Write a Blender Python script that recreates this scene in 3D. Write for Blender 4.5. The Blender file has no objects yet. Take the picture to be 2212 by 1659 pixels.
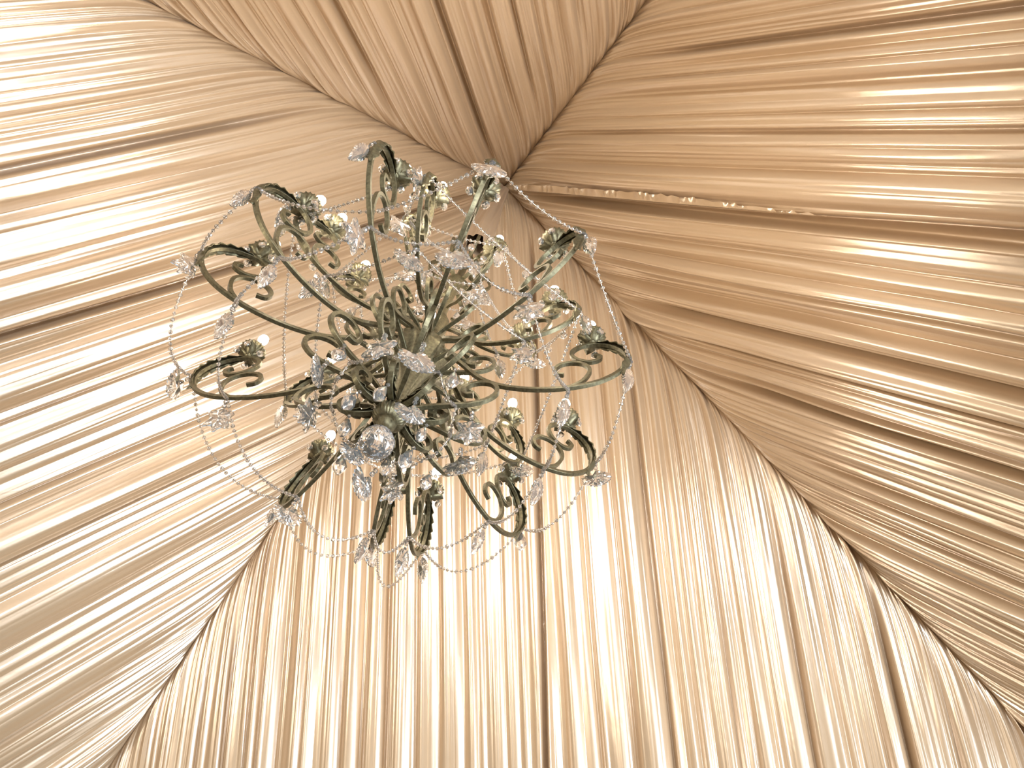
import bpy, bmesh, math, random
import numpy as np
from mathutils import Vector, Matrix

C = bpy.context.scene.collection
PI = math.pi
AZ = 5.6                      # height of the tent peak
SL = 1.1493                   # roof slope (tan 49 deg)

# ------------------------------------------------------------------ camera
cam = bpy.data.cameras.new('camera')
cam.sensor_fit = 'HORIZONTAL'; cam.sensor_width = 36.0
cam.lens = 36.0 * 1633.3 / 2212.0
cam.clip_start = 0.02
co = bpy.data.objects.new('camera', cam); C.objects.link(co)
RX = Vector((0.98413, 0.15620, 0.08423)); RY = Vector((-0.10663, 0.89986, -0.42295)); RZ = Vector((-0.14186, 0.40726, 0.90223))
m = Matrix((RX, -RY, -RZ)).transposed().to_4x4()
m.translation = Vector((0.5007, -0.6895, AZ - 4.1))
co.matrix_world = m
sc = bpy.context.scene
sc.camera = co

# ------------------------------------------------------------------ light and exposure
w = bpy.data.worlds.new('overcast_sky'); sc.world = w; w.use_nodes = True
bg = w.node_tree.nodes['Background']
bg.inputs[0].default_value = (0.84, 0.93, 1.0, 1); bg.inputs[1].default_value = 0.5

def area(name, loc, target, size, size_y, power, col):
    l = bpy.data.lights.new(name, 'AREA'); l.shape = 'RECTANGLE'
    l.size = size; l.size_y = size_y; l.energy = power; l.color = col
    o = bpy.data.objects.new(name, l); C.objects.link(o)
    o.location = loc
    o.rotation_euler = (Vector(target) - Vector(loc)).to_track_quat('-Z', 'Y').to_euler()
    return o
# daylight coming in low through the open sides of the tent
area('daylight_entrance_back', (2.5, -3.8, 1.1), (-0.3, 0.5, 3.9), 2.2, 1.7, 250, (0.82, 0.92, 1.03))
area('daylight_entrance_side', (4.3, 0.2, 1.1), (-1.5, 0.5, 3.8), 2.4, 1.8, 400, (0.78, 0.91, 1.05))
area('warm_fill_left', (-3.2, -3.2, 0.8), (1.2, 0.6, 4.0), 1.2, 1.0, 120, (1.0, 0.92, 0.78))  # added warm fill with no visible source, brightens and rakes the right drape's folds
sc.view_settings.view_transform = 'Standard'; sc.view_settings.look = 'None'
sc.view_settings.gamma = 1.0; sc.view_settings.use_curve_mapping = False
sc.view_settings.exposure = 0.13
cy = sc.cycles
cy.adaptive_threshold = 0.04
cy.max_bounces = 9; cy.diffuse_bounces = 4; cy.glossy_bounces = 4; cy.transmission_bounces = 8; cy.transparent_max_bounces = 8
cy.caustics_reflective = False; cy.caustics_refractive = False
cy.sample_clamp_indirect = 6.0

# ------------------------------------------------------------------ materials
def newmat(name):
    mt = bpy.data.materials.new(name); mt.use_nodes = True
    nt = mt.node_tree
    return mt, nt, nt.nodes['Principled BSDF']

def mat_satin():
    mt, nt, p = newmat('champagne_satin')
    N = nt.nodes; Lk = nt.links
    uv = N.new('ShaderNodeUVMap'); uv.uv_map = 'UVMap'
    p.inputs['Roughness'].default_value = 0.28; p.inputs['IOR'].default_value = 2.1; p.inputs['Metallic'].default_value = 0.3
    p.inputs['Specular IOR Level'].default_value = 0.9
    p.inputs['Anisotropic'].default_value = 0.45
    p.inputs['Sheen Weight'].default_value = 0.08
    tg = N.new('ShaderNodeTangent'); tg.direction_type = 'UV_MAP'; tg.uv_map = 'UVMap'
    Lk.new(tg.outputs[0], p.inputs['Tangent'])
    # faint dye variation from width to width
    mp = N.new('ShaderNodeMapping'); mp.inputs['Scale'].default_value = (2.2, 0.5, 1)
    Lk.new(uv.outputs[0], mp.inputs[0])
    n1 = N.new('ShaderNodeTexNoise'); n1.inputs['Scale'].default_value = 1.0; n1.inputs['Detail'].default_value = 2
    Lk.new(mp.outputs[0], n1.inputs['Vector'])
    mx = N.new('ShaderNodeMix'); mx.data_type = 'RGBA'
    mx.inputs[6].default_value = (0.55, 0.380, 0.222, 1); mx.inputs[7].default_value = (0.60, 0.430, 0.266, 1)
    Lk.new(n1.outputs[0], mx.inputs[0]); Lk.new(mx.outputs[2], p.inputs['Base Color'])
    # small creases running across the pleats and the weave
    mp2 = N.new('ShaderNodeMapping'); mp2.inputs['Scale'].default_value = (26, 7, 1); mp2.inputs['Rotation'].default_value = (0, 0, 0.35)
    Lk.new(uv.outputs[0], mp2.inputs[0])
    n2 = N.new('ShaderNodeTexNoise'); n2.inputs['Scale'].default_value = 1.0; n2.inputs['Detail'].default_value = 4; n2.inputs['Distortion'].default_value = 0.6
    Lk.new(mp2.outputs[0], n2.inputs['Vector'])
    b = N.new('ShaderNodeBump'); b.inputs['Strength'].default_value = 0.16; b.inputs['Distance'].default_value = 0.006
    Lk.new(n2.outputs[0], b.inputs['Height'])
    Lk.new(b.outputs[0], p.inputs['Normal'])
    return mt

def mat_metal():
    mt, nt, p = newmat('aged_brass_green_bronze')
    N = nt.nodes; Lk = nt.links
    tc = N.new('ShaderNodeTexCoord')
    n = N.new('ShaderNodeTexNoise'); n.inputs['Scale'].default_value = 150; n.inputs['Detail'].default_value = 4
    Lk.new(tc.outputs['Object'], n.inputs['Vector'])
    r = N.new('ShaderNodeValToRGB')
    r.color_ramp.elements[0].position = 0.12; r.color_ramp.elements[0].color = (0.045, 0.038, 0.019, 1)
    r.color_ramp.elements[1].position = 0.88; r.color_ramp.elements[1].color = (0.25, 0.212, 0.118, 1)
    Lk.new(n.outputs[0], r.inputs[0]); Lk.new(r.outputs[0], p.inputs['Base Color'])
    p.inputs['Metallic'].default_value = 0.7; p.inputs['Roughness'].default_value = 0.42
    b = N.new('ShaderNodeBump'); b.inputs['Strength'].default_value = 0.06; b.inputs['Distance'].default_value = 0.001
    Lk.new(n.outputs[0], b.inputs['Height']); Lk.new(b.outputs[0], p.inputs['Normal'])
    return mt

def mat_plain(name, col, rough=0.5, metal=0.0, noise=0.12, scale=30):
    mt, nt, p = newmat(name)
    N = nt.nodes; Lk = nt.links
    tc = N.new('ShaderNodeTexCoord')
    n = N.new('ShaderNodeTexNoise'); n.inputs['Scale'].default_value = scale
    Lk.new(tc.outputs['Object'], n.inputs['Vector'])
    mx = N.new('ShaderNodeMix'); mx.data_type = 'RGBA'
    mx.inputs[6].default_value = tuple(c * (1 - noise) for c in col) + (1,)
    mx.inputs[7].default_value = tuple(min(1, c * (1 + noise)) for c in col) + (1,)
    Lk.new(n.outputs[0], mx.inputs[0]); Lk.new(mx.outputs[2], p.inputs['Base Color'])
    p.inputs['Roughness'].default_value = rough; p.inputs['Metallic'].default_value = metal
    return mt

def mat_crystal():
    mt, nt, p = newmat('clear_crystal')
    N = nt.nodes; Lk = nt.links
    tc = N.new('ShaderNodeTexCoord')
    n = N.new('ShaderNodeTexNoise'); n.inputs['Scale'].default_value = 60
    Lk.new(tc.outputs['Object'], n.inputs['Vector'])
    mx = N.new('ShaderNodeMix'); mx.data_type = 'RGBA'
    mx.inputs[6].default_value = (0.99, 0.985, 0.97, 1); mx.inputs[7].default_value = (1, 1, 1, 1)
    Lk.new(n.outputs[0], mx.inputs[0]); Lk.new(mx.outputs[2], p.inputs['Base Color'])
    p.inputs['Transmission Weight'].default_value = 0.93
    p.inputs['IOR'].default_value = 1.46
    p.inputs['Roughness'].default_value = 0.03
    p.inputs['Specular IOR Level'].default_value = 0.8
    return mt

def mat_bulb():
    mt, nt, p = newmat('lit_warm_bulb')
    p.inputs['Base Color'].default_value = (1, 0.95, 0.85, 1)
    p.inputs['Emission Color'].default_value = (1.0, 0.90, 0.75, 1)
    p.inputs['Emission Strength'].default_value = 150.0
    return mt

SATIN = mat_satin(); METAL = mat_metal(); CRYSTAL = mat_crystal(); BULB = mat_bulb()
SLEEVE = mat_plain('cream_candle_tube', (0.78, 0.64, 0.42), 0.5)
WIRE = mat_plain('silver_wire', (0.55, 0.45, 0.34), 0.35, 0.8)
DARKMETAL = mat_plain('dark_bronze', (0.10, 0.09, 0.06), 0.4, 0.7)
GROUND = mat_plain('timber_dance_floor', (0.17, 0.11, 0.06), 0.5, 0, 0.2, 3)

# ------------------------------------------------------------------ object helpers
def link(name, me, mt=None, parent=None, smooth=False):
    o = bpy.data.objects.new(name, me); C.objects.link(o)
    if mt is not None and not me.materials: me.materials.append(mt)
    if parent is not None: o.parent = parent
    if smooth: me.shade_smooth()
    return o

def mesh(name, vs, fs, mt=None, smooth=False):
    me = bpy.data.meshes.new(name); me.from_pydata([tuple(v) for v in vs], [], fs); me.update()
    if mt: me.materials.append(mt)
    if smooth: me.shade_smooth()
    return me

class MB:
    """collects pieces of one part's mesh"""
    def __init__(s): s.v = []; s.f = []
    def add(s, vs, fs):
        n = len(s.v); s.v += [tuple(v) for v in vs]; s.f += [tuple(i + n for i in f) for f in fs]
    def me(s, name, mt, smooth=False): return mesh(name, s.v, s.f, mt, smooth)

def spline(pts, n):
    """Catmull-Rom through points, resampled evenly to n points"""
    P = np.array(pts, float); out = []
    Q = np.vstack([2 * P[0] - P[1], P, 2 * P[-1] - P[-2]])
    for i in range(1, len(Q) - 2):
        for t in np.linspace(0, 1, 12, endpoint=False):
            a, b, c, d = Q[i - 1], Q[i], Q[i + 1], Q[i + 2]
            out.append(0.5 * ((2 * b) + (c - a) * t + (2 * a - 5 * b + 4 * c - d) * t * t + (3 * b - a - 3 * c + d) * t ** 3))
    out.append(P[-1]); out = np.array(out)
    s = np.r_[0, np.cumsum(np.linalg.norm(np.diff(out, axis=0), axis=1))]
    q = np.linspace(0, s[-1], n)
    return np.stack([np.interp(q, s, out[:, k]) for k in range(P.shape[1])], 1)

def bar(mb, rz, n, hw, hh, taper=None):
    """flat chamfered bar swept along a curve in the (r, z) plane; hw = half width across the plane, hh = half height in it"""
    c = spline(rz, n); t = np.gradient(c, axis=0); t /= np.linalg.norm(t, axis=1)[:, None]
    ch = 0.08
    prof = [(-1, -1 + ch), (-1, 1 - ch), (-1 + ch, 1), (1 - ch, 1), (1, 1 - ch), (1, -1 + ch), (1 - ch, -1), (-1 + ch, -1)]
    vs = []; fs = []
    for i in range(n):
        k = 1.0 if taper is None else np.interp(i / (n - 1), [a for a, _ in taper], [b for _, b in taper])
        nx, nz = -t[i, 1], t[i, 0]
        for a, b in prof:
            vs.append((c[i, 0] + nx * b * hh * k, a * hw * k, c[i, 1] + nz * b * hh * k))
    for i in range(n - 1):
        for j in range(8):
            fs.append((i * 8 + j, i * 8 + (j + 1) % 8, i * 8 + 8 + (j + 1) % 8, i * 8 + 8 + j))
    fs.append(tuple(range(7, -1, -1))); fs.append(tuple((n - 1) * 8 + j for j in range(8)))
    mb.add(vs, fs)

def lathe(mb, prof, seg, flute=0, famp=0.0, pw=1.0, off=(0, 0, 0)):
    """prof = (radius, z, flute weight)"""
    vs = []; fs = []
    for r, z, fw in prof:
        for j in range(seg):
            a = 2 * PI * j / seg
            k = 1 + famp * fw * (abs(math.cos(a * flute / 2)) ** pw - 0.5) if flute else 1
            vs.append((off[0] + r * k * math.cos(a), off[1] + r * k * math.sin(a), off[2] + z))
    for i in range(len(prof) - 1):
        for j in range(seg):
            fs.append((i * seg + j, i * seg + (j + 1) % seg, (i + 1) * seg + (j + 1) % seg, (i + 1) * seg + j))
    fs.append(tuple(range(seg - 1, -1, -1))); fs.append(tuple((len(prof) - 1) * seg + j for j in range(seg)))
    mb.add(vs, fs)

def tube(mb, pts, rad, seg=5):
    P = [Vector(p) for p in pts]; vs = []; fs = []; n = len(P)
    for i in range(n):
        t = (P[min(i + 1, n - 1)] - P[max(i - 1, 0)]).normalized()
        a = t.cross(Vector((0.31, 0.17, 0.93))).normalized(); b = t.cross(a)
        for j in range(seg):
            q = 2 * PI * j / seg; vs.append(P[i] + (a * math.cos(q) + b * math.sin(q)) * rad)
    for i in range(n - 1):
        for j in range(seg): fs.append((i * seg + j, i * seg + (j + 1) % seg, (i + 1) * seg + (j + 1) % seg, (i + 1) * seg + j))
    fs.append(tuple(range(seg - 1, -1, -1))); fs.append(tuple((n - 1) * seg + j for j in range(seg)))
    mb.add(vs, fs)

def empty(name, loc, label=None, cat=None, kind=None, group=None):
    o = bpy.data.objects.new(name, None); C.objects.link(o); o.location = loc; o.empty_display_size = 0.1
    if label: o['label'] = label
    if cat: o['category'] = cat
    if kind: o['kind'] = kind
    if group: o['group'] = group
    return o

# ------------------------------------------------------------------ the setting: floor
mb = MB()
mb.add([(-7, -7, 0), (7, -7, 0), (7, 7, 0), (-7, 7, 0), (-7, -7, -0.1), (7, -7, -0.1), (7, 7, -0.1), (-7, 7, -0.1)],
       [(0, 1, 2, 3), (7, 6, 5, 4), (0, 4, 5, 1), (1, 5, 6, 2), (2, 6, 7, 3), (3, 7, 4, 0)])
fl = link('floor', mb.me('floor', GROUND)); fl['kind'] = 'structure'

# ------------------------------------------------------------------ satin drapes: four slopes meeting at the peak
def lattice(seed, nx=97, ny=97): return np.random.RandomState(seed).rand(nx, ny)
def vnoise(x, y, seed):
    g = lattice(seed); xi = np.floor(x).astype(int); yi = np.floor(y).astype(int)
    fx = x - xi; fy = y - yi; fx = fx * fx * (3 - 2 * fx); fy = fy * fy * (3 - 2 * fy)
    a = g[xi % 97, yi % 97]; b = g[(xi + 1) % 97, yi % 97]; c = g[xi % 97, (yi + 1) % 97]; d = g[(xi + 1) % 97, (yi + 1) % 97]
    return (a * (1 - fx) + b * fx) * (1 - fy) + (c * (1 - fx) + d * fx) * fy

def pleats(u, v, seed, lo, hi, amp, sharp, vscale, vmix):
    """rounded folds of random width lo..hi (metres) with tight valleys; height follows the width"""
    rs = np.random.RandomState(seed)
    n = int(7.0 / lo) + 4
    wd = lo + (hi - lo) * rs.rand(n) ** 1.6
    e = np.r_[0, np.cumsum(wd)] - 3.2
    e = e[e < 3.4]; wd = np.diff(e)
    k = np.clip(np.searchsorted(e, u) - 1, 0, len(wd) - 1)
    p = np.clip((u - e[k]) / wd[k], 0, 1)
    g = (0.62 + 1.0 * rs.rand(len(wd)))[k]
    p = p ** g
    a = (0.45 + 0.75 * rs.rand(len(wd)))[k] * wd[k] * amp
    a = a * ((1 - vmix) + vmix * 1.6 * vnoise(k * 7.31 + 0.5, v * vscale + k * 3.7, seed + 1))
    return a * np.sin(PI * p) ** sharp

def drape_height(u, w, d, seed, folds, sag, pw):
    wv = 0.022 * (vnoise(u * 3 + 40, w * 1.1 + 9, seed) - 0.5) + 0.005 * (vnoise(u * 11 + 40, w * 2.6 + 5, seed + 5) - 0.5)
    s = u + wv * np.clip(d / 0.3, 0, 1) + np.sign(u) * 0.035 * np.exp(-d / 0.05)
    near = np.exp(-d / (0.16 + 0.44 * vnoise(u * 14 + 33, w * 0 + 2, seed + 9)))
    gat = np.exp(-d / 0.10)
    A = pleats(s, w, seed + 11, pw[0], pw[1], pw[2], 0.88, 1.5, 0.6) * (1 - 0.6 * near) * (1 - np.exp(-d / 0.06))
    s2 = s + 0.003 * (vnoise(u * 20 + 60, w * 5 + 8, seed + 3) - 0.5)
    patch = np.clip(vnoise(u * 4.5 + 20, w * 0.9 + 11, seed + 4) * 2.4 - 0.45, 0.30, 1.3)
    B = pleats(s2, w, seed + 21, 0.016, 0.055, 0.42, 0.9, 3.0, 1.0) * (pw[3] * patch * (1 - near) + 1.3 * near)
    G = pleats(s, w, seed + 31, 0.011, 0.030, 0.62, 0.9, 5.0, 1.0) * (0.05 * patch + 0.30 * near + 0.5 * gat) * (0.35 + 0.65 * vnoise(u * 9 + 50, w * 2 + 3, seed + 8) * 1.4)
    h = A + B + G
    # the deeper pockets and joins that read as dark lines
    for uc, dep, hw, drift in folds:
        x = (s - uc - drift * (1.85 - w)) / hw
        h = h - dep * np.exp(-np.abs(x) ** 1.6) * np.clip((w - abs(uc)) / 0.35, 0.0, 1) + 0.2 * dep * np.exp(-((x - 2.0) / 1.1) ** 2) * np.clip((w - abs(uc)) / 0.5, 0, 1)
    # fine diagonal creases of lightly crushed cloth
    cr = vnoise(u * 34 + w * 12 + 70, w * 9 - u * 5 + 30, seed + 61) * vnoise(u * 5 + 30, w * 3 + 20, seed + 62)
    h = h + 0.0016 * cr
    h = h + sag * (1 - np.exp(-d / 0.7))
    return (h + 0.004) * (1 - np.exp(-d / 0.022))

def drape(ox, oy, ex, ey, seed, folds, sag, pw, label, plabels):
    WM = 2.7
    a, b, fine = 1.95, 2.68, 0.0021
    half = np.r_[0, np.linspace(fine, a, int(a / fine)), np.linspace(a, b, 90)[1:]]
    rows = 74
    q = np.linspace(0, 1, rows) ** 1.7
    n = Vector((ox * SL, oy * SL, 1)).normalized() * -1
    root = empty('ceiling_drape', (ox * 1.6, oy * 1.6, AZ - 1.6 * SL), label, 'drape', 'thing')
    for si, sgn in enumerate((-1, 1)):
        us = half * sgn
        U = np.repeat(us[:, None], rows, 1)
        wlo = np.abs(U)
        Wd = wlo + (WM - wlo) * q[None, :]
        D = Wd - wlo
        H = drape_height(U, Wd, D, seed, folds, sag, pw)
        X = ox * Wd + ex * U + n.x * H - ox * 1.6
        Y = oy * Wd + ey * U + n.y * H - oy * 1.6
        Z = -SL * Wd + n.z * H + SL * 1.6
        co_ = np.stack([X, Y, Z], -1).reshape(-1, 3).astype(np.float32)
        nc = len(us)
        i = np.arange(nc - 1)[:, None] * rows + np.arange(rows - 1)[None, :]
        quad = np.stack([i, i + rows, i + rows + 1, i + 1], -1).reshape(-1, 4)
        if sgn * (ox * ey - oy * ex) > 0: quad = quad[:, ::-1]
        me = bpy.data.meshes.new('fabric_panel')
        me.vertices.add(len(co_)); me.vertices.foreach_set('co', co_.ravel())
        nf = len(quad)
        me.loops.add(nf * 4); me.loops.foreach_set('vertex_index', quad.ravel().astype(np.int32))
        me.polygons.add(nf); me.polygons.foreach_set('loop_start', (np.arange(nf) * 4).astype(np.int32))
        me.update(calc_edges=True)
        uvl = me.uv_layers.new(name='UVMap')
        uvs = np.stack([U + 3 * seed, Wd * 1.52], -1).reshape(-1, 2)[quad.ravel()].astype(np.float32)
        uvl.data.foreach_set('uv', uvs.ravel())
        me.shade_smooth()
        o = link('fabric_panel', me, SATIN, root)
        if plabels: o['label'] = plabels[si]
    return root

def ruffle(root, ox, oy, ex, ey):
    n = Vector((ox * SL, oy * SL, 1)).normalized() * -1
    rs = random.Random(5); N_ = 420; vs = []; fs = []
    for i in range(N_):
        w_ = 0.03 + 1.25 * i / (N_ - 1)
        for k in range(5):
            q = k / 4
            uu = 0.012 * (1.85 - w_) * 0 - 0.004 - 0.032 * q * min(1, w_ / 0.2) * min(1, (1.29 - w_) * 2) + 0.003 * q * math.sin(w_ * 95 + 2 * math.sin(w_ * 31))
            h = 0.060 + 0.006 * q * math.sin(w_ * 150 + 3 * math.sin(w_ * 43)) + 0.004 * math.sin(w_ * 61) * q
            vs.append((ox * w_ + ex * uu + n.x * h - ox * 1.6, oy * w_ + ey * uu + n.y * h - oy * 1.6, -SL * w_ + n.z * h + SL * 1.6))
    for i in range(N_ - 1):
        for k in range(4): fs.append((i * 5 + k, i * 5 + k + 1, i * 5 + k + 6, i * 5 + k + 5))
    me = mesh('ruffled_edge', vs, fs, SATIN, True)
    uvl = me.uv_layers.new(name='UVMap')
    for lp in me.loops: uvl.data[lp.index].uv = ((lp.vertex_index % 5) * 0.008, (lp.vertex_index // 5) * 0.003)
    o = link('ruffled_edge', me, None, root); o['label'] = 'ruffled brown fabric edge along the join'

F = lambda l: [(a, b, c, d) for a, b, c, d in l]
left_f = F([(-0.715, .020, .010, 0), (-0.575, .05, .012, 0), (-0.43, .022, .03, 0), (-0.261, .018, .02, 0), (-0.055, .07, .009, .02), (0.045, .02, .02, 0),
            (0.24, .026, .008, 0), (0.332, .022, .025, 0), (0.514, .03, .009, 0), (0.60, .024, .03, 0), (0.724, .028, .009, 0), (0.78, .02, .025, 0), (0.852, .02, .015, 0),
            (1.068, .02, .02, 0), (1.203, .02, .015, 0), (1.385, .022, .012, 0), (1.541, .02, .015, 0)])
right_f = F([(-0.563, .055, .012, 0), (-0.478, .018, .007, 0), (-0.425, .02, .012, 0), (-0.373, .018, .022, 0), (-0.277, .016, .007, 0), (-0.146, .018, .008, 0),
             (0.012, .08, .018, .012), (0.042, .022, .012, 0), (0.162, .018, .014, 0), (0.287, .032, .012, 0), (0.373, .022, .03, 0), (0.476, .06, .013, 0),
             (0.587, .028, .008, 0), (0.705, .026, .014, 0), (0.749, .055, .012, 0), (0.861, .022, .022, 0), (0.988, .022, .014, 0), (1.15, .022, .014, 0), (1.36, .02, .012, 0)])
front_f = F([(-1.392, .02, .012, 0), (-1.262, .026, .011, 0), (-1.116, .02, .012, 0), (-1.036, .022, .014, 0), (-0.923, .024, .014, 0), (-0.77, .022, .016, 0), (-0.679, .026, .016, 0),
             (-0.583, .032, .012, 0), (-0.458, .02, .012, 0), (0.074, .06, .009, .035), (0.135, .02, .02, 0), (0.275, .018, .012, 0), (0.411, .022, .010, 0), (0.543, .026, .009, 0),
             (0.645, .022, .012, 0), (0.786, .024, .009, 0), (0.925, .02, .012, 0), (1.056, .026, .012, 0), (1.17, .02, .01, 0), (1.288, .022, .01, 0), (1.368, .032, .01, 0), (1.53, .022, .01, 0)])
back_f = F([(-0.679, .03, .014, 0), (-0.383, .034, .014, 0), (-0.344, .02, .012, 0), (-0.007, .065, .013, 0), (0.175, .024, .014, 0), (0.269, .02, .01, 0), (0.379, .018, .01, 0), (0.498, .024, .01, 0), (0.646, .022, .012, 0)])
neg = lambda l: [(-a, b, c, -d) for a, b, c, d in l]
#      outward      along the eave
drape(-1, 0, 0, 1, 3, left_f, 0.02, (0.045, 0.21, 0.27, 0.30), 'pale satin roof drape on the left, soft broad folds, one long dark join', None)
right_root = drape(1, 0, 0, 1, 17, right_f, 0.03, (0.028, 0.13, 0.48, 0.85), 'golden satin roof drape on the right with a ruffled dark brown join', None)
ruffle(right_root, 1, 0, 0, 1)
drape(0, 1, 1, 0, 29, front_f, 0.02, (0.035, 0.17, 0.30, 0.26), 'champagne satin drape in upright narrow pleats with white highlights, below the chandelier', None)
drape(0, -1, 1, 0, 41, back_f, 0.02, (0.025, 0.10, 0.48, 0.8), 'tan satin roof drape forming the wedge above the peak, at the photo top', None)

# ------------------------------------------------------------------ chandelier
CHZ = AZ - 2.83
ch = empty('chandelier', (0, 0, CHZ), 'aged bronze scroll-arm chandelier dressed with clear crystals, hanging from the satin peak', 'chandelier')
Z0 = 2.83                                   # chandelier parts are written with z measured down from the peak; +Z0 makes it local

MAIN = [(0.040, -2.300), (0.075, -2.335), (0.118, -2.398), (0.170, -2.482), (0.217, -2.527), (0.277, -2.552), (0.334, -2.559), (0.391, -2.552), (0.447, -2.529), (0.492, -2.487),
        (0.518, -2.436), (0.526, -2.387), (0.515, -2.342), (0.488, -2.312), (0.451, -2.299), (0.417, -2.309), (0.393, -2.338), (0.390, -2.370), (0.405, -2.398),
        (0.430, -2.412), (0.453, -2.403), (0.460, -2.382), (0.447, -2.370)]
BRAN = [(0.378, -2.553), (0.412, -2.527), (0.431, -2.480), (0.431, -2.447), (0.415, -2.422), (0.390, -2.414), (0.364, -2.424), (0.350, -2.450), (0.354, -2.476), (0.372, -2.483)]
REF = -2.30
def scaled(pts, s, dz, r0=0.03):            # smaller tiers: the same scroll, smaller, higher up
    return [((r - r0) * s + r0, (z - REF) * s + REF + dz) for r, z in pts]

def leaf_mesh(curve, out_sign, wmax, name, teeth=9):
    """serrated acanthus leaf lying along a curve's outer side, midrib raised, tip curling away"""
    n = 46
    c = spline(curve, n); t = np.gradient(c, axis=0); t /= np.linalg.norm(t, axis=1)[:, None]
    vs = []; fs = []
    for i in range(n):
        q = i / (n - 1)
        nr, nz = -t[i, 1] * out_sign, t[i, 0] * out_sign
        base = wmax * (0.35 + 0.65 * math.sin(PI * min(1, q * 0.9 + 0.08)) ** 0.7) * min(1, (1 - q) * 6 + 0.12) * min(1, q * 8 + 0.05)
        saw = (q * teeth) % 1
        wl = base * (0.62 + 0.42 * (1 - saw) ** 0.8)
        lift = 0.0075 + 0.014 * max(0, 0.12 - q) / 0.12
        for k in (-1, -0.72, -0.35, 0, 0.35, 0.72, 1):
            rib = 0.0022 if k == 0 else (0.0 if abs(k) < 0.5 else 0.0012 * math.cos(q * teeth * 2 * PI))
            o = lift + rib - 0.0105 * abs(k) ** 1.7
            vs.append((c[i, 0] + nr * o, k * wl, c[i, 1] + nz * o))
    m7 = 7
    for i in range(n - 1):
        for j in range(m7 - 1): fs.append((i * m7 + j, i * m7 + j + 1, (i + 1) * m7 + j + 1, (i + 1) * m7 + j))
    bm = bmesh.new(); bv = [bm.verts.new(v) for v in vs]
    for f_ in fs: bm.faces.new([bv[k] for k in f_])
    bm.normal_update()
    bmesh.ops.solidify(bm, geom=bm.faces[:], thickness=0.0012)
    me = bpy.data.meshes.new(name); bm.to_mesh(me); bm.free(); me.materials.append(METAL); me.shade_smooth()
    return me

# shared small meshes ------------------------------------------------
mb = MB()      # flower shaped drip cup: fluted, with a calyx knob
cup_prof = [(0.004, -0.018, 0), (0.009, -0.016, 0), (0.011, -0.010, 0), (0.007, -0.004, 0), (0.012, 0.000, .3), (0.022, 0.007, .7), (0.030, 0.017, 1), (0.035, 0.025, 1.1), (0.0345, 0.0265, 1.1),
            (0.028, 0.019, 1), (0.018, 0.011, .5), (0.009, 0.008, 0)]
lathe(mb, cup_prof, 60, 20, 0.16, 1.0)
for k in range(4):          # four leaf points below the cup
    a = k * PI / 2 + 0.4; ca, sa = math.cos(a), math.sin(a)
    pts = [(0.008, 0.010, -0.010), (0.020, 0.015, -0.004), (0.031, 0.012, 0.006), (0.041, 0.0, 0.004)]
    vs = []
    for r, hw, z in pts:
        for q, dz in ((-1, 0), (0, -0.003), (1, 0)): vs.append((r * ca - q * hw * sa, r * sa + q * hw * ca, z + dz))
    vs += [(x, y, z + 0.0014) for x, y, z in vs]
    fs = []
    for i in range(3):
        for j in range(2):
            b_ = i * 3 + j; fs.append((b_, b_ + 1, b_ + 4, b_ + 3)); fs.append((b_ + 12, b_ + 15, b_ + 16, b_ + 13))
    fs += [(0, 3, 15, 12), (3, 6, 18, 15), (6, 9, 21, 18), (2, 14, 17, 5), (5, 17, 20, 8), (8, 20, 23, 11)]
    mb.add(vs, fs)
CUP = mb.me('candle_cup', METAL, True)
mb = MB(); lathe(mb, [(0.0085, 0.008, 0), (0.0095, 0.012, 0), (0.0095, 0.080, 0), (0.0078, 0.084, 0)], 16); TUBE = mb.me('candle_tube', SLEEVE, False)
mb = MB(); lathe(mb, [(0.007, 0.082, 0), (0.0085, 0.090, 0), (0.0128, 0.101, 0), (0.0143, 0.111, 0), (0.0128, 0.121, 0), (0.008, 0.130, 0), (0.003, 0.136, 0)], 20); BULBM = mb.me('bulb', BULB, True)

def facet_drop(name, L, R, flat=0.7, seg=8):
    """faceted pear drop hanging from its ring at the origin"""
    mb = MB()
    rings = [(0.02, 0.0), (0.30, -0.10), (0.62, -0.28), (0.95, -0.52), (1.0, -0.64), (0.72, -0.82), (0.25, -0.97)]
    vs = []; fs = []
    for i, (r, z) in enumerate(rings):
        for j in range(seg):
            a = 2 * PI * (j + 0.5 * (i % 2)) / seg
            vs.append((r * R * math.cos(a), r * R * flat * math.sin(a), z * L - 0.012))
    for i in range(len(rings) - 1):
        for j in range(seg):
            a, b = i * seg + j, i * seg + (j + 1) % seg; c, d = a + seg, b + seg
            if i % 2: fs += [(a, b, d), (a, d, c)]
            else: fs += [(a, b, c), (b, d, c)]
    fs.append(tuple(range(seg - 1, -1, -1))); fs.append(tuple((len(rings) - 1) * seg + j for j in range(seg)))
    mb.add(vs, fs)
    bead(mb, (0, 0, -0.006), 0.0042)
    return mb.me(name, CRYSTAL)

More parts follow.
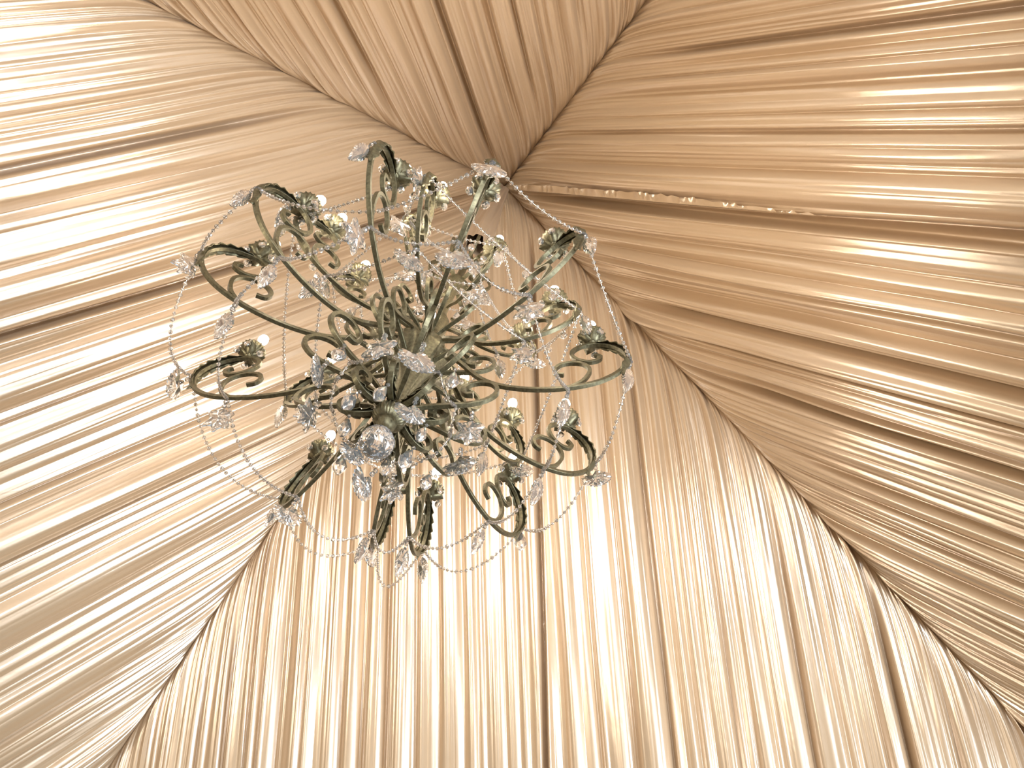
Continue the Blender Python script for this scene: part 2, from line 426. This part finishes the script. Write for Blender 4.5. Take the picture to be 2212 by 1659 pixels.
def bead(mb, c, r, seg=6):
    vs = [(c[0], c[1], c[2] + r)]; fs = []
    for k, (z, q) in enumerate(((0.55, 0.84), (-0.1, 1.0), (-0.68, 0.73))):
        for j in range(seg):
            a = 2 * PI * (j + 0.5 * k) / seg; vs.append((c[0] + r * q * math.cos(a), c[1] + r * q * math.sin(a), c[2] + r * z))
    vs.append((c[0], c[1], c[2] - r)); n = len(vs) - 1
    for j in range(seg):
        k = (j + 1) % seg
        fs += [(0, 1 + j, 1 + k), (1 + j, 1 + seg + j, 1 + k), (1 + k, 1 + seg + j, 1 + seg + k), (1 + seg + j, 1 + 2 * seg + j, 1 + seg + k),
               (1 + seg + k, 1 + 2 * seg + j, 1 + 2 * seg + k), (1 + 2 * seg + k, 1 + 2 * seg + j, n)]
    mb.add(vs, fs)

def slab(name, outline, T, top_beads=2):
    """cut crystal plaque: scalloped outline, bevelled rim, raised facetted heart; hangs below the origin"""
    mb = MB(); n = len(outline)
    cx_ = sum(p[0] for p in outline) / n; cz_ = sum(p[1] for p in outline) / n
    vs = []; fs = []
    def ring(k, y): return [((p[0] - cx_) * k + cx_, y, (p[1] - cz_) * k + cz_) for p in outline]
    for k, y in ((0.60, T), (0.80, T * 0.8), (1.0, T * 0.25), (1.0, -T * 0.25), (0.80, -T * 0.8), (0.60, -T)): vs += ring(k, y)
    for i in range(5):
        for j in range(n):
            a, b = i * n + j, i * n + (j + 1) % n; fs.append((a, b, b + n)); fs.append((a, b + n, a + n))
    # table of a few large facets meeting at an off-centre ridge
    r0 = len(vs); rid = [(cx_ - 0.12 * (outline[0][0] - cx_), cz_ * 0.8), (cx_ + 0.004, cz_ * 1.15)]
    for x, z in rid: vs += [(x, T * 1.45, z), (x, -T * 1.45, z)]
    h = n // 2
    for base, o_ in ((0, 0), (5 * n, 1)):
        a, b = r0 + o_, r0 + 2 + o_
        cuts = [0, n // 6, n // 3, h, h + n // 6, h + n // 3, n]
        own = [a, a, b, b, b, a]
        for q in range(6):
            loop = [base + k % n for k in range(cuts[q], cuts[q + 1] + 1)]
            fs.append(tuple(loop + [own[q]]))
        fs.append((base + cuts[2], b, a)); fs.append((base + cuts[5], a, b))
    vs = [(x, y, z - 0.0125 * top_beads) for x, y, z in vs]
    mb.add(vs, fs)
    for k in range(top_beads): bead(mb, (0, 0, -0.005 - 0.0115 * k), 0.0056)
    return mb.me(name, CRYSTAL)

def scallop(pts, depth):
    """outline with small teeth"""
    P = spline(pts + [pts[0]], 45)[:-1]; c = P.mean(0); out = []
    for i, p in enumerate(P):
        k = 1 + (depth if i % 2 else -depth); out.append(tuple(c + (p - c) * k))
    return out
SHELL = slab('crystal_pendant', scallop([(0, 0), (0.016, -0.006), (0.034, -0.022), (0.030, -0.040), (0.008, -0.050), (-0.016, -0.046), (-0.033, -0.030), (-0.036, -0.014), (-0.024, -0.012), (-0.012, -0.016)], 0.045), 0.0065)
LEAFC = slab('crystal_pendant', scallop([(0, 0), (0.010, -0.010), (0.019, -0.034), (0.015, -0.060), (0.004, -0.082), (-0.006, -0.066), (-0.013, -0.040), (-0.011, -0.014)], 0.035), 0.0055)
MAPLE = slab('crystal_pendant', scallop([(0, 0), (0.014, -0.004), (0.030, -0.010), (0.022, -0.028), (0.030, -0.050), (0.010, -0.050), (-0.004, -0.062), (-0.012, -0.046), (-0.032, -0.046), (-0.022, -0.026), (-0.030, -0.008), (-0.012, -0.006)], 0.03), 0.007)
OVAL = facet_drop('crystal_pendant', 0.052, 0.015, 0.75, 10)
KITE = facet_drop('crystal_pendant', 0.060, 0.017, 0.55, 6)
DROP = facet_drop('crystal_drop', 0.031, 0.0105, 0.8, 8)
mb = MB(); bead(mb, (0, 0, 0), 0.0056, 8); BEAD = mb.me('bead', CRYSTAL)

rnd = random.Random(7)
# arms ------------------------------------------------------------------
def make_arm_meshes(s, dz, hw):
    M = scaled(MAIN, s, dz); B = scaled(BRAN, s, dz)
    M = [(r, z + Z0) for r, z in M]; B = [(r, z + Z0) for r, z in B]
    mb = MB()
    bar(mb, M, 110, hw, hw * 1.0, [(0, 0.8), (0.05, 1), (0.93, 1), (1, 1.05)])
    am = mb.me('arm', METAL)
    mb = MB(); bar(mb, B, 50, hw * 0.96, hw * 0.9, [(0, 0.5), (0.12, 1), (1, 1.05)])
    bmh = mb.me('arm_scroll', METAL)
    lf = leaf_mesh([(M[9][0] + .002, M[9][1] + 0.012)] + M[10:15] + [(M[15][0] + 0.012 * s, M[15][1] + 0.004 * s)], -1, 0.019 * (0.5 + 0.5 * s), 'leaf')
    top = (M[14][0] - 0.010 * s, M[14][1] + 0.022)
    return am, bmh, lf, top

def build_arm(meshes, phi, k, zoff, lit=True, tilt=0.0, ndrop=5):
    am, bs, lf, top = meshes
    o = link('arm', am, METAL, ch); o.rotation_euler = (0, 0, phi); o.scale = (k, 1, 1); o.location = (0, 0, zoff)
    link('arm_scroll', bs, METAL, o); link('leaf', lf, METAL, o)
    for nm, me in (('candle_cup', CUP), ('candle_tube', TUBE), ('bulb', BULBM)):
        c = link(nm, me, None, o); c.location = (top[0], 0, top[1]); c.scale = (1 / k, 1, 1)
        c.rotation_euler = (0, tilt, 0)
    for j in range(ndrop):
        a = 2 * PI * (j + 0.3) / ndrop + rnd.uniform(-.25, .25)
        c = link('crystal_drop', DROP, None, o); sc_ = rnd.uniform(0.9, 1.15)
        c.location = (top[0] + 0.035 * math.cos(a) / k, 0.035 * math.sin(a), top[1] + 0.022)
        c.rotation_euler = (0, 0, a + 1.2); c.scale = (sc_ / k, sc_, sc_)
    return o

main_m = make_arm_meshes(1.0, 0.0, 0.0050)
mid_m = make_arm_meshes(0.80, 0.140, 0.0050)
top_m = make_arm_meshes(0.56, 0.270, 0.0045)
MAINARMS = [(5, 1.00, 0), (38, 0.985, 0), (69, 1.02, 0), (100, 1.06, 0.01), (113, 1.05, 0.01), (142, 1.10, 0.02), (-177, 1.13, 0.03), (-143.5, 1.10, 0.04), (-120, 1.04, 0.02), (-87, 1.01, 0.0), (-59, 1.01, 0.0), (-31, 1.0, 0.0)]
MIDARMS = [(62, 1.0), (-5, .97), (-78, 1.02), (-125, 1.06), (165, 1.04), (115, 1.0)]
TOPARMS = [(25, 0.95), (-41, 0.95), (-94, 1.0), (-148, 1.02), (151, 1.0), (89, 1.0)]
for p_, k_, z_ in MAINARMS: build_arm(main_m, math.radians(p_), k_, z_, True, rnd.uniform(-.06, .06))
for p_, k_ in MIDARMS: build_arm(mid_m, math.radians(p_), k_, 0, True, rnd.uniform(-.06, .06), 4)
for p_, k_ in TOPARMS: build_arm(top_m, math.radians(p_), k_, 0, True, rnd.uniform(-.06, .06), 4)

# hub scrolls: twelve closed C scrolls between the base and the stems
HUB = [(0.030, -2.645), (0.067, -2.632), (0.110, -2.628), (0.160, -2.625), (0.198, -2.610), (0.220, -2.582), (0.222, -2.550), (0.207, -2.523), (0.180, -2.514), (0.155, -2.525), (0.143, -2.550), (0.152, -2.573), (0.170, -2.576)]
mb = MB(); bar(mb, [(r, z + Z0) for r, z in HUB], 70, 0.0053, 0.0050, [(0, .7), (.1, 1), (.94, 1), (1, 1.25)]); HUBM = mb.me('hub_scroll', METAL)
for p_, k_, z_ in MAINARMS:
    o = link('hub_scroll', HUBM, None, ch); o.rotation_euler = (0, 0, math.radians(p_)); o.scale = (1 + (k_ - 1) * 1.2, 1, 1); o.location = (0, 0, z_ * 0.8)
# smaller C scrolls behind the upper two tiers of stems
for arms_, s_, dz_ in ((MIDARMS, 0.86, 0.150), (TOPARMS, 0.66, 0.290)):
    mb = MB(); bar(mb, [(r, z + Z0) for r, z in scaled(HUB, s_, dz_)], 60, 0.0050, 0.0046, [(0, .7), (.1, 1), (.94, 1), (1, 1.25)]); hm = mb.me('hub_scroll', METAL)
    for p_, k_ in arms_:
        for da in (-16, 14):
            o = link('hub_scroll', hm, None, ch); o.rotation_euler = (0, 0, math.radians(p_ + da))
# leaf covered little scrolls round the base
LS = [(0.026, -2.650), (0.050, -2.668), (0.080, -2.676), (0.108, -2.666), (0.120, -2.642), (0.110, -2.620), (0.090, -2.620), (0.082, -2.638), (0.094, -2.646)]
LSz = [(r, z + Z0) for r, z in LS]
mb = MB(); bar(mb, LSz, 44, 0.0062, 0.0056, [(0, 1), (.8, 1), (1, 1.2)]); LSM = mb.me('leaf_scroll', METAL)
LSL = leaf_mesh(LSz[:4], 1, 0.014, 'leaf', 4)
for k in range(8):
    o = link('leaf_scroll', LSM, None, ch); o.rotation_euler = (0, 0, 2 * PI * k / 8 + 0.25)
    link('leaf', LSL, None, o)

# column -----------------------------------------------------------------
mb = MB(); lathe(mb, [(0.006, -2.745, 0), (0.010, -2.742, 0), (0.012, -2.736, 0), (0.009, -2.730, 0), (0.013, -2.722, 0), (0.020, -2.713, .2), (0.023, -2.703, 0), (0.021, -2.699, 0), (0.030, -2.694, 1), (0.036, -2.680, 1), (0.035, -2.664, 1), (0.026, -2.652, .6), (0.016, -2.646, 0), (0.014, -2.640, 0)], 96, 28, 0.14, 1.0, (0, 0, Z0))
link('base_rosette', mb.me('base_rosette', METAL, True), None, ch)
# petals of the trumpet above the rosette
PET = []
mb = MB(); vs = []; fs = []; nn = 14
for i in range(nn):
    q = i / (nn - 1); r = 0.017 + 0.072 * q ** 1.6; z = -2.640 + 0.275 * q; hw = (0.006 + 0.028 * q ** 0.9) * (1 if q < 0.93 else 0.75)
    for kx in (-1, -.5, 0, .5, 1):
        vs.append((r - 0.007 * abs(kx) ** 2 + (0.006 * q ** 0.5 if abs(kx) == .5 else 0), kx * hw, z + Z0 - 0.012 * abs(kx) * q))
for i in range(nn - 1):
    for j in range(4): fs.append((i * 5 + j, i * 5 + j + 1, i * 5 + j + 6, i * 5 + j + 5))
bm = bmesh.new(); bv = [bm.verts.new(v) for v in vs]
for f_ in fs: bm.faces.new([bv[k] for k in f_])
bm.normal_update(); bmesh.ops.solidify(bm, geom=bm.faces[:], thickness=0.0016)
pm = bpy.data.meshes.new('petal'); bm.to_mesh(pm); bm.free(); pm.materials.append(METAL); pm.shade_smooth()
for k in range(8):
    o = link('petal', pm, None, ch); o.rotation_euler = (0, 0, 2 * PI * k / 8)
mb = MB(); lathe(mb, [(0.012, -2.645, 0), (0.014, -2.44, 0), (0.024, -2.40, 0), (0.034, -2.36, 0), (0.042, -2.31, .3), (0.043, -2.27, .3), (0.034, -2.22, 0), (0.022, -2.19, 0), (0.028, -2.17, 0), (0.036, -2.13, .3), (0.036, -2.09, .3), (0.022, -2.05, 0), (0.016, -2.01, 0),
                       (0.014, -1.80, 0), (0.026, -1.77, 0), (0.034, -1.73, 0), (0.024, -1.69, 0), (0.012, -1.65, 0), (0.012, -1.45, 0), (0.020, -1.43, 0), (0.012, -1.40, 0), (0.006, -1.38, 0)], 32, 12, 0.06, 1.0, (0, 0, Z0))
link('column', mb.me('column', METAL, True), None, ch)
# crown of scrolls above the top tier
CR = [(0.012, -1.72), (0.050, -1.735), (0.090, -1.70), (0.108, -1.64), (0.098, -1.585), (0.068, -1.560), (0.040, -1.580), (0.034, -1.615), (0.055, -1.635), (0.074, -1.618), (0.066, -1.600)]
mb = MB(); bar(mb, [(r, z + Z0) for r, z in CR], 54, 0.006, 0.0042); CRM = mb.me('crown_scroll', METAL)
CR2 = [(0.012, -1.46), (0.040, -1.50), (0.075, -1.48), (0.092, -1.43), (0.080, -1.39), (0.056, -1.395), (0.050, -1.42), (0.064, -1.432)]
mb = MB(); bar(mb, [(r, z + Z0) for r, z in CR2], 44, 0.006, 0.0042); CRM2 = mb.me('crown_scroll', METAL)
for k in range(6):
    o = link('crown_scroll', CRM, None, ch); o.rotation_euler = (0, 0, 2 * PI * k / 6 + 0.5)
    o = link('crown_scroll', CRM2, None, ch); o.rotation_euler = (0, 0, 2 * PI * k / 6 + 0.1)
# faceted ball on its pin
mb = MB(); rings = 9; seg = 18; R_ = 0.0365; vs = [(0, 0, R_)]; fs = []
for i in range(1, rings):
    th = PI * i / rings
    for j in range(seg):
        a = 2 * PI * (j + 0.5 * (i % 2)) / seg; vs.append((R_ * math.sin(th) * math.cos(a), R_ * math.sin(th) * math.sin(a), R_ * math.cos(th)))
vs.append((0, 0, -R_)); n_ = len(vs) - 1
for j in range(seg):
    fs.append((0, 1 + j, 1 + (j + 1) % seg)); b_ = 1 + (rings - 2) * seg; fs.append((n_, b_ + (j + 1) % seg, b_ + j))
for i in range(rings - 2):
    for j in range(seg):
        a, b = 1 + i * seg + j, 1 + i * seg + (j + 1) % seg; c, d = a + seg, b + seg
        if i % 2 == 0: fs += [(a, c, b), (b, c, d)]
        else: fs += [(a, c, d), (a, d, b)]
mb.add([(x, y, z - 2.787 + Z0) for x, y, z in vs], fs)
o = link('crystal_ball', mb.me('crystal_ball', CRYSTAL), None, ch); o['label'] = 'clear faceted crystal ball at the lowest point'

# hanging chain in a satin sleeve up to the peak
mb = MB()
for k in range(22):
    zc = -1.36 + k * 0.062; pts = []
    for j in range(17):
        a = 2 * PI * j / 16; x = 0.012 * math.cos(a); z = 0.036 * math.sin(a)
        pts.append((x if k % 2 else 0, 0 if k % 2 else x, zc + z + Z0))
    tube(mb, pts, 0.003, 6)
link('chain', mb.me('chain', DARKMETAL, True), None, ch)
mb = MB(); vs = []; fs = []; nz_, ns_ = 60, 64
for i in range(nz_):
    q = i / (nz_ - 1); z = -1.22 + q * 1.07
    for j in range(ns_):
        a = 2 * PI * j / ns_
        r = 0.052 * (1 - 0.35 * q) * (1 + 0.10 * math.sin(a * 5 + 3 * q) + 0.07 * math.sin(a * 9 - 5 * q + 1)) * (0.78 + 0.22 * min(1, i / 8))
        vs.append((r * math.cos(a), r * math.sin(a), z + Z0))
for i in range(nz_ - 1):
    for j in range(ns_): fs.append((i * ns_ + j, i * ns_ + (j + 1) % ns_, (i + 1) * ns_ + (j + 1) % ns_, (i + 1) * ns_ + j))
mb.add(vs, fs); sm = mb.me('chain_sleeve', SATIN, True)
uvl = sm.uv_layers.new(name='UVMap')
for lp in sm.loops:
    v = sm.vertices[lp.vertex_index].co; uvl.data[lp.index].uv = (math.atan2(v.y, v.x) * 0.05, v.z)
o = link('chain_sleeve', sm, None, ch); o['label'] = 'pale satin sleeve over the chain'

# garlands and pendants -----------------------------------------------------
def pt(phi, r, z): a = math.radians(phi); return Vector((r * math.cos(a), r * math.sin(a), z + Z0))
def sag_curve(a, b, sag, n=60):
    out = []
    for i in range(n + 1):
        q = i / n; p = a.lerp(b, q); p.z -= sag * 4 * q * (1 - q); out.append(p)
    return out
def along(c, step):
    s = [0]
    for i in range(1, len(c)): s.append(s[-1] + (c[i] - c[i - 1]).length)
    n = max(2, int(s[-1] / step)); res = []
    for k in range(n):
        d = (k + 0.5) * s[-1] / n; i = 1
        while s[i] < d: i += 1
        res.append(c[i - 1].lerp(c[i], (d - s[i - 1]) / (s[i] - s[i - 1])))
    return res
def garland(a, b, sag, step, individual):
    c = sag_curve(a, b, sag); mb = MB(); tube(mb, c[::2], 0.0008, 4)
    ps = along(c, step)
    if individual:
        o = link('bead_garland', mb.me('bead_garland', WIRE), None, ch)
        for p in ps:
            k = link('bead', BEAD, None, o); k.location = p; k.rotation_euler = (rnd.uniform(0, 3), rnd.uniform(0, 3), 0); k.scale = (rnd.uniform(.75, 1.0),) * 3
    else:
        me_b = MB()
        for p in ps: bead(me_b, p, rnd.uniform(0.0042, 0.0056))
        n0 = len(mb.f); mb.add(me_b.v, me_b.f)
        me = mb.me('bead_garland', WIRE); me.materials.append(CRYSTAL)
        me.polygons.foreach_set('material_index', [0] * n0 + [1] * (len(mb.f) - n0))
        link('bead_garland', me, None, ch)
def hang(me, p, az, s=1.0, lean=0.0):
    o = link('crystal_pendant', me, None, ch); o.location = p
    cx_, cy_ = 0.5 - p.x, -0.69 - p.y
    o.rotation_euler = (0.32 + lean, 0, math.atan2(cx_, -cy_) + 0.8 * math.sin(az * 3.1)); s *= 1.05; o.scale = (s, s, s)

tips = [pt(p, 0.526 * k + 0.006, -2.405 + z) for p, k, z in MAINARMS]
mids = [pt(p, 0.385 * k, -2.562 + z) for p, k, z in MAINARMS]
gar = list(tips); gar[9] = pt(-87, 0.405, -2.490)      # the garland rests on the stem of that arm
outer_sag = [0.09, 0.11, 0.14, 0.18, 0.15, 0.13, 0.14, 0.07, 0.08, 0.08, 0.09, 0.05]
for i in range(12):
    j = (i + 1) % 12
    garland(gar[i], gar[j], outer_sag[i], 0.0150, True)
    garland(mids[i], mids[j], 0.07 + 0.03 * rnd.random(), 0.0125, False)
shapes = [SHELL, LEAFC, MAPLE]
for i, (p, k, z) in enumerate(MAINARMS):
    hang([LEAFC, SHELL, KITE, LEAFC, SHELL, LEAFC, SHELL, MAPLE, LEAFC, LEAFC, SHELL, LEAFC][i], tips[i] + Vector((0, 0, -0.004)), math.radians(p) + rnd.uniform(-.7, .7), rnd.uniform(.9, 1.1), rnd.uniform(-.15, .15))
    hang([LEAFC, LEAFC, LEAFC, LEAFC, LEAFC, SHELL, MAPLE, LEAFC, LEAFC, MAPLE, SHELL, MAPLE][i], mids[i] + Vector((0, 0, -0.006)), math.radians(p) + rnd.uniform(-.9, .9), rnd.uniform(.9, 1.1), rnd.uniform(-.15, .15))
    h_ = pt(p + 4, 0.175, -2.633 + z * .8)
    hang([MAPLE, SHELL, OVAL][i % 3], h_, math.radians(p) + 1.2 + rnd.uniform(-.6, .6), rnd.uniform(.9, 1.1), rnd.uniform(-.2, .2))
hubp = [pt(p, 0.14, -2.632) for p, k, z in MAINARMS]
for i in range(12): garland(hubp[i], hubp[(i + 1) % 12], 0.028, 0.0125, False)
for k in range(8):
    a = 360 * k / 8 + 14.3
    hang([OVAL, KITE, OVAL, SHELL][k % 4], pt(a, 0.085, -2.684), math.radians(a) + rnd.uniform(-.8, .8), rnd.uniform(.85, 1.05))
def tier(arms, s, dz):
    tp = [pt(p, (0.526 * s + 0.03 * (1 - s)) * k + 0.004, (-2.405 - REF) * s + REF + dz) for p, k in arms]
    md = [pt(p, (0.36 * s) * k, (-2.572 - REF) * s + REF + dz) for p, k in arms]
    order = sorted(range(len(arms)), key=lambda i: arms[i][0] % 360)
    for q in range(len(order)):
        i, j = order[q], order[(q + 1) % len(order)]
        garland(tp[i], tp[j], 0.05, 0.0125, False)
        garland(md[i], md[j], 0.04, 0.0125, False)
    for i, (p, k) in enumerate(arms):
        hang(shapes[i % 3], tp[i], math.radians(p) + rnd.uniform(-1, 1), rnd.uniform(.85, 1.05))
        hang(shapes[(i + 1) % 3], md[i], math.radians(p) + rnd.uniform(-1, 1), rnd.uniform(.85, 1.05))
    return tp
def string(a, b, n, sag):
    garland(a, b, sag, 0.0115, False)
    for k in range(1, n + 1):
        q = k / (n + 1); p = a.lerp(b, q); p.z -= sag * 4 * q * (1 - q) + 0.004
        o = link('crystal_drop', DROP, None, ch); o.location = p; o.rotation_euler = (0, 0, rnd.uniform(0, 6)); o.scale = (1.1,) * 3
tp2 = tier(MIDARMS, 0.80, 0.140)
tp3 = tier(TOPARMS, 0.56, 0.270)
crown = [pt(60 * k + 28, 0.10, -1.70) for k in range(6)]
for k in range(6):
    garland(crown[k], tp3[min(range(6), key=lambda i: (tp3[i].xy - crown[k].xy).length)], 0.05, 0.0125, False)
    garland(crown[k], crown[(k + 1) % 6], 0.04, 0.0125, False)
    hang(shapes[k % 3], crown[k], rnd.uniform(0, 6), 0.9)
    hang(OVAL, pt(60 * k + 6, 0.085, -1.49), rnd.uniform(0, 6), 0.9)
for k in range(6):
    a, b = tp3[k], tp2[min(range(6), key=lambda i: (tp2[i].xy - tp3[k].xy).length)]
    string(a, b, 2, 0.04)
    string(crown[k], crown[k] * 0.7 + Vector((0, 0, 0.42)), 2, 0.02)
for k in range(10):
    hang(shapes[k % 3], pt(36 * k + 9, 0.075 + 0.05 * (k % 2), -2.02 - 0.06 * (k % 3)), rnd.uniform(0, 6), 0.95)
